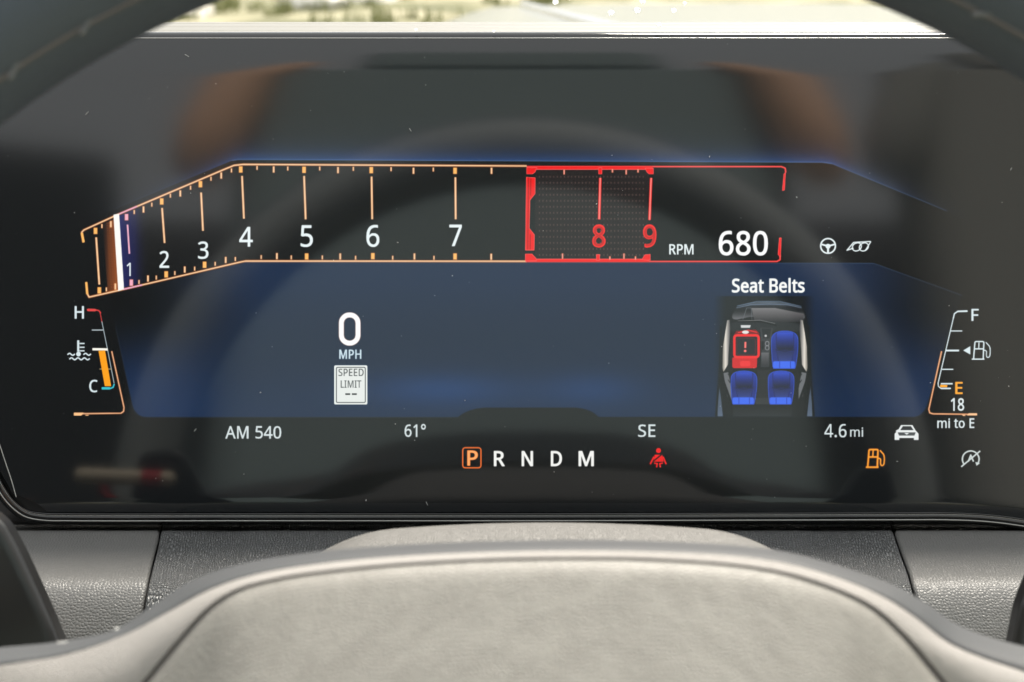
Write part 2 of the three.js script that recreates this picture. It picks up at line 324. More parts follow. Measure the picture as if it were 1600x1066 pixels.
  text('P', 730.5, 746, 704.5, 727.5, 'rgb(246,128,48)', false, 1.6); text('P', 730.5, 746, 704.5, 727.5, 'rgb(255,172,104)', false, 0.2);
  for (const [s, a, b] of [['R', 772, 788.5], ['N', 815.5, 833], ['D', 861, 878.5], ['M', 904.5, 927.5]]) text(s, a, b, 705, 728, '#f6f6f2', false, 1.1);
  const rd = 'rgb(238,26,24)';                                       // seat belt lamp
  c.fillStyle = rd; c.beginPath(); c.arc(1029, 704.5, 4, 0, 7); c.fill(); fill([[1023, 711], [1035, 711], [1037, 722], [1021, 722]], rd);
  line([[1021, 721], [1036, 709]], 2, 'rgb(30,4,4)'); line([[1016, 726], [1022, 714]], 2.6, rd); line([[1041, 726], [1036, 714]], 2.6, rd); line([[1022, 724], [1027, 725], [1026, 731]], 2.4, rd); line([[1036, 724], [1031, 725], [1032, 731]], 2.4, rd);
  // car-ahead icon
  fill([[1398, 688], [1398, 678], [1403, 673], [1408, 664.5], [1426, 664.5], [1431, 673], [1435.5, 678], [1435.5, 688], [1428, 688], [1428, 685], [1405.5, 685], [1405.5, 688]], 'rgb(232,236,236)');
  fill([[1407, 672.5], [1411, 666.5], [1423.5, 666.5], [1427.5, 672.5]], 'rgb(40,44,46)'); fill([[1403, 676], [1431, 676], [1429, 681], [1405, 681]], 'rgb(70,74,76)'); fill([[1413, 677], [1421, 677], [1417, 680]], 'rgb(230,236,236)');
  line([[1400, 674.5], [1404, 672]], 2, 'rgb(232,236,236)');
  const pump = (x, y, k, col, w) => {
    c.save(); c.translate(x, y); c.scale(k, k); c.lineWidth = w; c.strokeStyle = col; c.lineJoin = 'miter';
    c.beginPath(); c.moveTo(3, 28); c.lineTo(5, 3); c.quadraticCurveTo(5.2, 1, 7, 1); c.lineTo(17, 1); c.quadraticCurveTo(19, 1, 19, 3); c.lineTo(18, 28); c.stroke();
    line([[0, 28.5], [20, 28.5]], w, col); line([[4.4, 12.5], [18.6, 12.5]], w, col); line([[11.5, 2], [11, 12]], w * 0.8, col);
    c.beginPath(); c.moveTo(22, 2); c.lineTo(27.5, 8); c.quadraticCurveTo(30, 12, 28.5, 23); c.quadraticCurveTo(27, 27, 24, 25.5); c.quadraticCurveTo(22.5, 24, 23.2, 17); c.quadraticCurveTo(23, 14.5, 19, 14.5); c.stroke();
    c.restore();
  };
  pump(1353, 702, 1, 'rgba(200,90,10,0.6)', 4.2); pump(1353, 702, 1, 'rgb(255,166,52)', 2.3); pump(1518.5, 533, 1, T, 2.3);
  // stop-start icon
  c.lineWidth = 2.6; c.strokeStyle = 'rgb(205,214,212)'; c.beginPath(); c.arc(1517, 718, 13, 2.5, 0.5); c.stroke(); line([[1502, 730], [1532, 705]], 2.6, 'rgb(205,214,212)');
  line([[1513, 722], [1517, 711.5], [1521.5, 722]], 2.6, 'rgb(205,214,212)'); fill([[1524, 722], [1532, 724], [1526, 728.5]], 'rgb(205,214,212)');

  // fuel gauge
  text('F', 1518, 1529.5, 484, 502, T, false, 0.4); text('E', 1492.5, 1505, 597.5, 616, 'rgb(255,172,52)', false, 0.8);
  c.lineCap = 'round'; line([[1490, 497], [1491.5, 490.5], [1496.5, 487]], 2.2, T); line([[1497, 486.8], [1511, 486.4]], 3, T); line([[1490, 497], [1478, 548], [1466, 599], [1466.5, 604], [1470, 607]], 1.8, T);
  line([[1471, 607.4], [1485, 607.4]], 2.6, T); c.lineCap = 'butt';
  line([[1485, 517.5], [1504, 517.5]], 2, T); line([[1478, 548], [1499, 548]], 3, T); line([[1472, 577.5], [1490, 577.5]], 2, T); line([[1470, 600], [1489, 600]], 2.6, T);
  fill([[1469, 601.5], [1481, 602], [1480, 605.6], [1469, 605.6]], 'rgb(255,166,40)'); fill([[1505, 548], [1516.5, 541], [1516.5, 554.5]], T);
  text('18', 1486, 1507, 623, 642, 'rgb(226,236,238)', false, 0.7); text('mi to E', 1464.5, 1523, 654, 668.5, 'rgb(226,236,238)', false, 0.4);
  line([[1471.5, 549], [1451.5, 640], [1453, 645.5], [1458, 647], [1527, 648]], 3.4, orgBloom); line([[1471.5, 549], [1451.5, 640], [1453, 645.5], [1458, 647], [1527, 648]], 1.7, 'rgb(246,184,140)');
  fill([[1514, 646], [1527, 646], [1527, 649.6], [1511, 649.6]], 'rgb(255,200,150)'); fill([[1503, 648.6], [1508, 648.6], [1509, 650.4], [1505, 650.4]], 'rgb(255,200,150)');

  // seat belt monitor
  text('Seat Belts', 1144, 1257.5, 437, 457, '#fbfbf8', false, 1.3);
  c.fillStyle = lg(1116, 0, 1274, 0, [0, 'rgba(5,7,10,0)'], [0.12, 'rgba(5,7,10,0.8)'], [0.88, 'rgba(5,7,10,0.8)'], [1, 'rgba(5,7,10,0)']); c.fillRect(1112, 463, 166, 190);
  const g = (x, y) => [1080 + x / 4.264, 420 + y / 4.264];           // this drawing has its own finer units
  const gp = (p) => p.map(([x, y]) => g(x, y));
  const soft = (p, col) => { const q = gp(p), n = q.length, mid = (a, b) => [(a[0] + b[0]) / 2, (a[1] + b[1]) / 2]; c.beginPath(); c.moveTo(...mid(q[n - 1], q[0])); for (let i = 0; i < n; i++) c.quadraticCurveTo(...q[i], ...mid(q[i], q[(i + 1) % n])); c.closePath(); c.fillStyle = col; c.fill(); };
  soft([[250, 350], [290, 250], [360, 222], [440, 212], [580, 212], [680, 226], [745, 250], [780, 350], [790, 500], [784, 690], [800, 800], [815, 985], [815, 985], [165, 985], [165, 985], [178, 800], [200, 690], [198, 500]], 'rgb(12,13,15)');
  soft([[262, 350], [290, 262], [350, 236], [440, 220], [580, 220], [690, 238], [745, 262], [770, 350], [640, 322], [510, 314], [380, 322]], lg(...g(0, 220), ...g(0, 340), [0, 'rgb(92,104,118)'], [0.3, 'rgb(30,33,38)'], [0.5, 'rgb(22,24,27)'], [1, 'rgb(112,112,116)']));
  line(gp([[300, 262], [400, 240], [520, 236], [640, 240], [738, 262]]), 1, 'rgb(110,128,150)'); line(gp([[305, 250], [440, 218], [590, 218], [735, 252]]), 1.2, 'rgb(96,116,140)');
  fill(gp([[402, 262], [560, 262], [750, 300], [752, 352], [590, 360], [420, 345]]), lg(...g(0, 262), ...g(0, 360), [0, 'rgb(120,118,120)'], [0.6, 'rgb(76,74,76)'], [1, 'rgb(34,34,37)']));
  fill(gp([[262, 365], [330, 345], [560, 352], [750, 372], [752, 420], [265, 420]]), 'rgb(30,33,36)');
  line(gp([[345, 340], [370, 262], [400, 262], [405, 340]]), 0.9, 'rgb(100,104,110)'); line(gp([[308, 354], [460, 352], [570, 378]]), 2.2, 'rgb(8,8,9)'); line(gp([[310, 348], [460, 344], [560, 366]]), 0.8, 'rgb(140,140,140)');
  for (const s of [0, 1]) {
    const m = (p) => gp(p.map(([x, y]) => [s ? 984 - x : x, y]));
    fill(m([[240, 345], [256, 340], [262, 400], [250, 560], [246, 640], [215, 690], [208, 660], [212, 520]]), lg(...g(s ? 776 : 208, 0), ...g(s ? 722 : 262, 0), [0, 'rgb(120,116,108)'], [0.4, 'rgb(232,224,212)'], [1, 'rgb(64,64,66)']));
    fill(m([[215, 695], [248, 690], [268, 800], [268, 880], [240, 850]]), 'rgb(104,106,110)'); line(m([[245, 700], [262, 730], [258, 760], [246, 740]]), 1, 'rgb(30,30,32)');
    line(m([[200, 690], [205, 720], [262, 880], [275, 985]]), 3.4, 'rgb(6,6,8)'); line(m([[214, 690], [240, 684], [262, 690]]), 1.4, 'rgb(8,8,8)');
    fill(m([[182, 750], [198, 850], [212, 985], [176, 985]]), lg(...g(0, 740), ...g(0, 985), [0, 'rgb(60,70,86)'], [1, 'rgb(84,98,118)']));
    line(m([[200, 380], [192, 640], [184, 760], [165, 985]]), 3, 'rgba(4,5,8,0.85)');
  }
  fill(gp([[460, 395], [545, 395], [525, 560], [520, 655], [465, 655], [468, 560]]), 'rgb(52,54,58)'); fill(gp([[470, 400], [535, 400], [522, 465], [480, 465]]), 'rgb(26,28,31)');
  c.fillStyle = 'rgb(190,190,192)'; c.beginPath(); c.arc(...g(497, 448), 2, 0, 7); c.fill(); fill(gp([[470, 485], [484, 485], [484, 540], [470, 540]]), 'rgb(14,15,17)');
  for (const y of [500, 528]) { c.beginPath(); c.ellipse(...g(507, y), 2.8, 3.3, 0, 0, 7); c.lineWidth = 1; c.strokeStyle = 'rgb(150,152,156)'; c.stroke(); }
  fill(gp([[466, 560], [518, 560], [514, 650], [468, 650]]), lg(...g(0, 560), ...g(0, 650), [0, 'rgb(98,98,102)'], [1, 'rgb(40,40,44)']));
  fill(gp([[280, 905], [680, 905], [668, 985], [278, 985]]), lg(...g(0, 905), ...g(0, 985), [0, 'rgb(14,15,16)'], [1, 'rgb(34,37,40)'])); fill(gp([[440, 675], [528, 675], [522, 905], [436, 905]]), 'rgb(28,29,31)'); fill(gp([[430, 862], [522, 862], [522, 905], [428, 905]]), 'rgb(44,46,48)');
  fill(gp([[330, 376], [398, 376], [392, 395], [332, 395]]), 'rgb(210,212,212)');
  const seat = (x, y, w, h, lift) => {
    const r = (x0, y0, x1, y1, rad) => { c.beginPath(); c.roundRect(...g(x0, y0), (x1 - x0) / 4.264, (y1 - y0) / 4.264, rad); };
    soft([[x, y - 4], [x + w, y - 4], [x + w + 4, y + h * 0.45], [x + w - 14, y + h + 2], [x + w - 22, y + h + 2], [x + 14, y + h + 2], [x + 6, y + h + 2], [x - 4, y + h * 0.45]], lg(...g(0, y), ...g(0, y + h), [0, 'rgb(30,58,168)'], [0.5, 'rgb(18,34,112)'], [0.8, 'rgb(26,44,128)'], [1, 'rgb(40,78,214)'])); c.lineWidth = 1; c.strokeStyle = 'rgb(46,84,206)'; c.stroke();
    r(x + w * 0.17, y + 6, x + w * 0.85, y + h * 0.5, 5); c.fillStyle = lg(...g(0, y), ...g(0, y + h * 0.5), [0, 'rgb(44,78,206)'], [0.45, 'rgb(24,42,128)'], [1, 'rgb(8,12,40)']); c.fill();
    fill(gp([[x + w * 0.2, y + h * 0.55], [x + w * 0.82, y + h * 0.55], [x + w * 0.73, y + h - lift], [x + w * 0.29, y + h - lift]]), lg(...g(0, y + h * 0.55), ...g(0, y + h - lift), [0, 'rgb(22,32,84)'], [1, 'rgb(40,58,132)']));
    line(gp([[x + w * 0.14, y + h * 0.5], [x + w * 0.5, y + h * 0.54], [x + w * 0.88, y + h * 0.5]]), 2, 'rgb(12,18,60)'); line(gp([[x + w * 0.17, y + 10], [x + w * 0.17, y + h * 0.5], [x + w * 0.3, y + h - 8]]), 0.9, 'rgb(14,22,80)'); line(gp([[x + w * 0.85, y + 10], [x + w * 0.85, y + h * 0.5], [x + w * 0.74, y + h - 8]]), 0.9, 'rgb(14,22,80)');
    r(x + 8, y + h - lift, x + w - 18, y + h, 3); c.fillStyle = 'rgb(58,104,236)'; c.fill(); line(gp([[x + w * 0.3, y + h - lift], [x + w * 0.3, y + h]]), 0.9, 'rgb(24,44,150)'); line(gp([[x + w * 0.72, y + h - lift], [x + w * 0.72, y + h]]), 0.9, 'rgb(24,44,150)');
  };
  seat(538, 420, 172, 243, 46); seat(268, 686, 168, 216, 44); seat(516, 686, 168, 216, 44);
  const rr = (x0, y0, x1, y1, rad) => { c.beginPath(); c.roundRect(...g(x0, y0), (x1 - x0) / 4.264, (y1 - y0) / 4.264, rad); };
  fill(gp([[300, 415], [430, 405], [455, 430], [440, 640], [300, 640], [280, 450]]), 'rgb(120,10,14)');
  rr(274, 590, 438, 664, 3); c.fillStyle = 'rgb(206,26,30)'; c.fill(); rr(326, 615, 395, 652, 3); c.fillStyle = 'rgb(236,44,46)'; c.fill();
  rr(288, 445, 450, 590, 4); c.fillStyle = 'rgb(30,28,34)'; c.fill(); c.lineWidth = 4; c.strokeStyle = 'rgb(240,34,36)'; c.stroke();
  rr(304, 466, 428, 574, 3); c.lineWidth = 0.8; c.strokeStyle = 'rgb(110,16,20)'; c.stroke(); line(gp([[312, 428], [380, 410], [440, 425]]), 1.6, 'rgb(236,40,40)');
  c.fillStyle = 'rgb(230,226,222)'; c.beginPath(); c.ellipse(...g(362, 424), 5.5, 2.8, 0, 0, 7); c.fill();
  line(gp([[362, 488], [361, 530]]), 3, 'rgb(255,120,112)'); c.fillStyle = 'rgb(255,120,112)'; c.beginPath(); c.arc(...g(360, 549), 2.1, 0, 7); c.fill();

  const t = new THREE.CanvasTexture(cv); t.colorSpace = THREE.SRGBColorSpace; t.wrapS = t.wrapT = THREE.ClampToEdgeWrapping; t.magFilter = THREE.LinearFilter; return t;
}

// ---------------------------------------------------------------- outside: ground, bank, hood, windscreen
{
  const gcol = mottleTex([0.26, 0.27, 0.15], [0.66, 0.63, 0.54], 6);
  const g = new THREE.PlaneGeometry(160, 160, 1, 1).rotateX(-Math.PI / 2);
  const uv = g.attributes.uv; for (let i = 0; i < uv.count; i++) uv.setXY(i, uv.getX(i) * 160, uv.getY(i) * 160);
  const ground = new THREE.Mesh(g, std({ map: rep(gcol, 4.2), roughness: 0.95 })); ground.name = 'ground'; ground.receiveShadow = true;
  tag(ground, 'pale gravel ground with olive grass patches outside the car', 'ground', null, 'structure'); scene.add(ground);

  const rockM = [std({ color: lin(0.62, 0.6, 0.55), roughness: 0.9 }), std({ color: lin(0.5, 0.47, 0.4), roughness: 0.9 })];
  const rock = () => { const q = new THREE.IcosahedronGeometry(1, 2), p = q.attributes.position; const k = rnd() * 50;
    for (let i = 0; i < p.count; i++) { const f = 1 + 0.35 * noise.noise(p.getX(i) * 1.3 + k, p.getY(i) * 1.3, p.getZ(i) * 1.3); p.setXYZ(i, p.getX(i) * f, p.getY(i) * f * 0.6, p.getZ(i) * f); }
    q.computeVertexNormals(); return q; };
  for (const [x, z, s] of [[-1.7, -12.2, 0.3], [-1.25, -12.9, 0.22], [-2.6, -11.4, 0.2], [-3.1, -12.6, 0.26], [-2.2, -13.4, 0.3]]) {
    const r = new THREE.Mesh(rock(), rockM[rnd() < 0.6 ? 0 : 1]); r.name = numbered('rock'); r.scale.setScalar(s); r.position.set(x, 0.1 * s, z); r.castShadow = r.receiveShadow = true;
    tag(r, 'pale weathered rock on the gravel ahead of the car', 'rock', 'rocks on the gravel'); scene.add(r);
  }
  const blade = new THREE.ConeGeometry(0.012, 1, 4).translate(0, 0.5, 0), N = 2600;
  const im = new THREE.InstancedMesh(blade, std({ color: lin(0.16, 0.17, 0.06), roughness: 0.9 }), N), m4 = new THREE.Matrix4(), e = new THREE.Euler(), q = new THREE.Quaternion();
  let n = 0;
  for (let k = 0; n < N; k++) {
    const cx = -5 + rnd() * 5.5, cz = -10.5 - rnd() * 5; if (noise.noise(cx * 0.9, cz * 0.9, 4) < 0.06) continue;
    for (let b = 0; b < 14 && n < N; b++) { e.set((rnd() - 0.5) * 0.9, rnd() * 6, (rnd() - 0.5) * 0.9); const h = 0.06 + rnd() * 0.13; m4.compose(V(cx + (rnd() - 0.5) * 0.16, 0, cz + (rnd() - 0.5) * 0.16), q.setFromEuler(e), V(0.7, h, 0.7)); im.setMatrixAt(n++, m4); }
  }
  im.name = 'grass'; tag(im, 'olive dry grass growing through the gravel', 'grass', null, 'stuff'); scene.add(im);

  // hood: a bulged panel falling away to the left and to the nose
  const hood = thing('car_hood', V(0.4, 0.85, -1.4), 'silver green car hood beyond the windscreen', 'hood');
  const top = grid(48, 30, (a, b) => {
    const x = lerp(-0.42, 1.25, a), z = lerp(-0.86, -2.1, b), c = (x - 0.38) / 0.9;
    return V(x, 0.957 - 0.08 * b - 0.03 * c * c - 0.5 * Math.max(0, -0.03 - x) ** 1.4 * (0.5 + b), z);
  });
  part(hood, 'hood_panel', top, std({ color: lin(0.1, 0.11, 0.1), roughness: 0.4, metalness: 0.2, clearcoat: 0.6, clearcoatRoughness: 0.1 }));
  const under = grid(24, 6, (a, b) => { const x = lerp(-0.42, 1.25, a); const c = (x - 0.38) / 0.9; return V(x, lerp(0.952 - 0.03 * c * c - 0.5 * Math.max(0, -0.03 - x) ** 1.4 * 0.5, 0.8, b), -0.858 + b * 0.03); });
  part(hood, 'cowl', under, MAT.dark);
  const crease = []; for (let i = 0; i <= 20; i++) { const b = i / 20, x = lerp(0.1, 0.02, b), c = (x - 0.38) / 0.9; crease.push(V(x, 0.958 - 0.08 * b - 0.03 * c * c - 0.5 * Math.max(0, -0.03 - x) ** 1.4 * (0.5 + b), lerp(-0.86, -2.1, b))); }
  part(hood, 'crease', tube(crease, 0.008, 60), std({ color: lin(0.2, 0.2, 0.18), roughness: 0.3, clearcoat: 1 }));
  outside(hood);

  // windscreen and the drops on it
  const wy = (z) => 0.945 + (z + 0.84) * Math.tan(0.5);
  const ws = thing('windscreen', V(0, 0.945, -0.84), 'sloping clear windscreen beyond the display', 'windscreen');
  part(ws, 'pane', grid(20, 12, (a, b) => { const x = lerp(-0.55, 1.05, a), z = lerp(-0.84, -0.05, b) ; return V(x, wy(z), z + 0.12 * ((x - 0.25) / 0.8) ** 2); }),
    std({ color: 0xffffff, transmission: 1, thickness: 0, roughness: 0, ior: 1.5 }));
  outside(ws);
  const cam = camera.position.clone();
  const dropM = std({ color: lin(0.9, 0.9, 0.86), roughness: 0.05, transmission: 0.6, thickness: 0.003, ior: 1.33 });
  const dg = new THREE.SphereGeometry(1, 20, 12);
  for (const [u, v, s] of [[955, 20, 5.4], [996, 16, 5.6], [1053, 16, 4.4], [1030, 39, 4.2], [868, 3, 5], [1004, 2, 5], [1070, 5, 3.2], [650, 46, 2.4], [772, 49, 2.4]]) {
    const d = at(u, v, 0).applyMatrix4(M).sub(cam); // along the sight line to the pane
    let lo = 1, hi = 4; for (let i = 0; i < 40; i++) { const k = (lo + hi) / 2, p = cam.clone().addScaledVector(d, k); (wy(p.z - 0.12 * ((p.x - 0.25) / 0.8) ** 2) < p.y) ? lo = k : hi = k; }
    const p = cam.clone().addScaledVector(d, hi), r = s * U * hi;
    const drop = new THREE.Mesh(dg, dropM); drop.name = numbered('water_drop'); drop.position.copy(p); drop.rotation.x = 0.5 ; drop.scale.set(r, r * 0.5, r * 1.25); drop.castShadow = drop.receiveShadow = true;
    tag(drop, 'clear round water drop on the windscreen glass', 'water drop', 'water drops on the windscreen'); scene.add(drop);
  }
}

// ---------------------------------------------------------------- instrument display
{
  const D = thing('instrument_display', at(800, 820, -0.01), 'wide black glass digital instrument display, lit with gauges', 'display');
  const yb = curveY([[-60, 801], [1380, 801], [1480, 802], [1600, 812], [1720, 840]]);
  const left = (v) => (v < 640 ? -46 : v < 775 ? lerp(-46, 22, ((v - 640) / 135) ** 1.15) : lerp(22, 74, Math.sqrt((v - 775) / 26.01)));
  const bow = (v) => -0.0008 * Math.max(0, (118 - v) / 58) ** 2 - 0.0009 * Math.max(0, (v - 776) / 28) ** 2;
  const glass = grid(64, 120, (a, b) => {
    const v = 60 + (801 - 60) * b, u = lerp(left(v), 1720, a), w = b > 0.6 ? lerp(v, v * yb(u) / 801, ((b - 0.6) / 0.4) ** 3) : v;
    const p = at(u, w, 0); p.z = bow(v); return p;
  });
  { const p = glass.attributes.position, uv = glass.attributes.uv;
    for (let i = 0; i < p.count; i++) { const u = p.getX(i) / U + 800, v = 533 - p.getY(i) / U; uv.setXY(i, (u - DX0) / (DX1 - DX0), 1 - (v - DY0) / (DY1 - DY0)); } }
  part(D, 'screen', glass, std({ color: lin(0.008, 0.009, 0.01), roughness: 0.085, ior: 1.5, emissive: 0xffffff, emissiveMap: drawDisplay(), emissiveIntensity: 1 / EXPOSURE }), 'lit screen with rev scale, speed and seat belt drawing');

  // stepped lips round the glass: contours that meet the photograph's corner, lower left, and the drop to the right
  const right = [[1480, 0], [1540, 2.5], [1600, 10], [1680, 26], [1760, 50]];
  const contour = (y, off) => [[-52 - off, 90], [-52 - off, 420], [-46 - off, 600], [-26 - off, 690], [2 - off * 0.8, 757 + off * 0.2], [22 - off * 0.6, 785 + off * 0.45], [42 - off * 0.3, 799 + off * 0.75], [66, y - 1], [110, y], [400, y], [800, y], [1200, y - 1], [1400, y - 1.5], ...right.map(([x, d]) => [x, y - 1.5 + d])];
  const cA = spline(contour(805.5, 0)), cB = spline(contour(814, 11)), cC = spline(contour(820, 20)), n = 260;
  const band = (f, g, z0, z1, bulge) => grid(n, 6, (a, b) => { const p = f(a), q = g(a); return at(lerp(p.x, q.x, b), lerp(p.y, q.y, b), lerp(z0, z1, b) + bulge * Math.sin(Math.PI * b)); });
  const cG = spline(contour(801, -4));
  part(D, 'inner_lip', band(cG, cA, -0.0012, -0.0008, 0.0004), MAT.piano);
  part(D, 'bezel_step', band(cA, cB, -0.0010, -0.0012, 0.0005), MAT.piano);
  part(D, 'bezel_edge', band(cB, cC, -0.0014, -0.0034, 0.0008), MAT.piano);
  const along = (f, z) => Array.from({ length: 120 }, (_, i) => { const p = f(i / 119); return at(p.x, p.y, z); });
  part(D, 'glint_bead', tube(along(cA, -0.0009), 0.00016, 300, 8), MAT.bead);
  part(D, 'glint_bead', tube(along(cB, -0.0011), 0.00024, 300, 8), MAT.bead);
  const cD = spline(contour(818, 24).map(([x, y]) => [x, y]));
  part(D, 'back_shell', band(cC, cD, -0.0034, -0.03, 0), MAT.housing);
  // left cheek of the bezel
  part(D, 'cheek_line', tube([[-12, 660], [6, 716], [18, 752], [25, 777]].map(([x, y]) => at(x, y, 0.0001)), 0.00018, 40), MAT.bead);
  // upper lip, rolled back, then a ribbed top ledge running level towards the windscreen
  part(D, 'upper_lip', grid(40, 10, (a, b) => { const t = b * Math.PI * 0.42; return V(lerp(-0.21, 0.215, a), 0.0946 + 0.0029 * Math.sin(t) / Math.sin(Math.PI * 0.42), -0.0015 - 0.0035 * (1 - Math.cos(t))); }), MAT.piano);
  part(D, 'glint_bead', tube([V(-0.21, 0.0949, -0.0012), V(0, 0.0949, -0.0012), V(0.215, 0.0949, -0.0012)], 0.0002, 20), MAT.bead);
  const ledge = [[0, 0], [0.001, 0.0006], [0.0055, 0.0022], [0.006, 0.0017], [0.0065, 0.0026], [0.012, 0.0048], [0.0125, 0.0043], [0.013, 0.0052], [0.019, 0.0075], [0.0195, 0.0070], [0.02, 0.0079], [0.027, 0.0098], [0.031, 0.0085], [0.032, 0]];
  part(D, 'top_ledge', grid(20, ledge.length * 3 - 3, (a, b) => { const k = b * (ledge.length - 1), i = Math.min(ledge.length - 2, Math.floor(k)), t = k - i; return V(lerp(-0.24, 0.24, a), 0.0967 + lerp(ledge[i][1], ledge[i + 1][1], t), -0.0036 - lerp(ledge[i][0], ledge[i + 1][0], t)); }), MAT.deck);
  // closed body behind the glass
  part(D, 'housing', new RoundedBoxGeometry(0.375, 0.150, 0.022, 3, 0.004).translate(0.012, 0.0165, -0.0155), MAT.housing);
  cabin(D);

  // dust and lint on the glass
  const bits = [];
  for (let i = 0; i < 110; i++) {
    const p = at(rnd() * 1600, 66 + rnd() * 720, 0.0001), r = (0.5 + rnd() ** 4 * 1.3) * U * 0.6, s = new THREE.OctahedronGeometry(r, 0).scale(1 + rnd(), 1, 0.4).rotateZ(rnd() * 3); bits.push(s.translate(p.x, p.y, Math.max(bow(533 - p.y / U), -0.001) + 0.0001));
  }
  for (const [u, v, a, l] of [[136, 177, 0.8, 9], [292, 87, -0.5, 10], [305, 672, 0.9, 7], [667, 787, -1.1, 8], [1580, 264, 1, 6], [641, 203, -1, 7], [1402, 721, 0, 3]]) {
    const p = at(u, v, 0.0001); bits.push(new THREE.CapsuleGeometry(0.45 * U, l * 0.7 * U, 2, 5).rotateZ(a - Math.PI / 2).translate(p.x, p.y, 0.0002).toNonIndexed());
  }
  const dust = new THREE.Mesh(mergeGeometries(bits.map((b) => { const q = b.index ? b.toNonIndexed() : b; q.deleteAttribute('uv'); return q; })), MAT.dust); dust.name = 'dust'; dust.castShadow = dust.receiveShadow = true;
  cabin(tag(dust, 'scattered dust specks and lint on the display glass', 'dust', null, 'stuff'));
}

// ---------------------------------------------------------------- dashboard below the display
{
  const D = thing('dashboard', at(800, 1050, 0), 'dark grey grained dashboard below the display, in three panels', 'dashboard');
  // height profile towards the driver: [layout v at the profile's own depth, z]
  const prof = (rows) => spline(rows.map(([v, z]) => { const p = at(800, v, z); return [p.y, p.z]; }));
  const padP = prof([[560, -0.032], [780, -0.032], [822, -0.0305], [830, -0.024], [829, -0.01], [831, 0.0], [846, 0.010], [875, 0.026], [893, 0.036], [903, 0.042], [913, 0.0455], [930, 0.048], [965, 0.051], [1020, 0.054], [1120, 0.052]]);
  const midP = prof([[560, -0.032], [780, -0.032], [822, -0.0305], [830, -0.024], [829, -0.01], [831, 0.0], [846, 0.011], [880, 0.031], [915, 0.048], [950, 0.058], [985, 0.063], [1030, 0.066], [1120, 0.064]]);
  const seamL = spline([[254, 815], [251, 826], [246, 850], [237, 885], [228, 925], [222, 960], [214, 1000], [200, 1120]]), seamR = spline([[1392, 815], [1397, 830], [1408, 862], [1420, 895], [1430, 930], [1442, 965], [1456, 1010], [1480, 1120]]);
  const seamX = (seam, pf, t) => { // x of the seam on the panel's profile, by the height at which it runs
    const p = pf(t), s = (DIST - p.y) / DIST, v = 533 - p.x / (U * s); let lo = 0, hi = 1;
    for (let i = 0; i < 24; i++) { const k = (lo + hi) / 2; seam(k).y < v ? lo = k : hi = k; }
    return (seam(lo).x - 800) * U * s;
  };
  const R = 0.0011, edge = (d) => (d >= R ? 0 : R - Math.sqrt(Math.max(0, R * R - (R - d) ** 2)));
  const panel = (pf, xa, xb, ea, eb, pe = pf) => grid(130, 90, (a, b) => {
    const A = typeof xa === 'function' ? xa(b) : xa, B = typeof xb === 'function' ? xb(b) : xb;
    const t = ea && eb ? 0.5 - 0.5 * Math.cos(Math.PI * a) : ea ? a * a : 1 - (1 - a) ** 2, x = lerp(A, B, t);
    const w = THREE.MathUtils.smoothstep(Math.min(x - A, B - x), 0.002, 0.03), mixp = (k) => { const m = pf(k), n = pe(k); return { x: lerp(n.x, m.x, w), y: lerp(n.y, m.y, w) }; };
    const p = pe === pf ? pf(b) : mixp(b), q = pf(Math.min(1, b + 0.01)), o = pf(Math.max(0, b - 0.01)), ny = q.y - o.y, nz = -(q.x - o.x), l = Math.hypot(ny, nz) || 1;
    const d = Math.max(ea ? edge(x - A) : 0, eb ? edge(B - x) : 0);
    return V(x, p.x - d * ny / l, p.y - d * nz / l);
  });
  const gap = 0.00025;
  part(D, 'padded_panel', panel(padP, -0.33, (b) => seamX(seamL, padP, b) - gap, false, true), MAT.pad, 'leather grained padded panel left of the column');
  part(D, 'padded_panel', panel(padP, (b) => seamX(seamR, padP, b) + gap, 0.36, true, false), MAT.pad, 'leather grained padded panel right of the column');
  part(D, 'column_surround', panel(midP, (b) => seamX(seamL, padP, b) + gap, (b) => seamX(seamR, padP, b) - gap, true, true, padP), MAT.shroud, 'fine grained centre panel round the steering column');
  part(D, 'backing', grid(10, 20, (a, b) => { const p = padP(b); return V(lerp(-0.34, 0.37, a), p.x - 0.004, p.y - 0.004); }), MAT.dark);
  cabin(D);

  const C = thing('column_cover', at(840, 1000, 0.07), 'light grey rounded steering column cover behind the wheel hub', 'column cover');
  part(C, 'cover_shell', grid(70, 40, (a, b) => {
    const x = lerp(-0.1, 0.12, a), t = (b - 0.18) * Math.PI, c = at(858, 818, 0.082), xx = x - c.x;
    return V(x, c.y - 0.022 + 0.022 * Math.sin(clamp(t, -0.5, Math.PI)) - xx * xx * 0.98 - 12 * Math.max(0, Math.abs(xx) - 0.04) ** 2, 0.082 - 0.024 * Math.cos(t));
  }), MAT.crown);
  cabin(C);
}

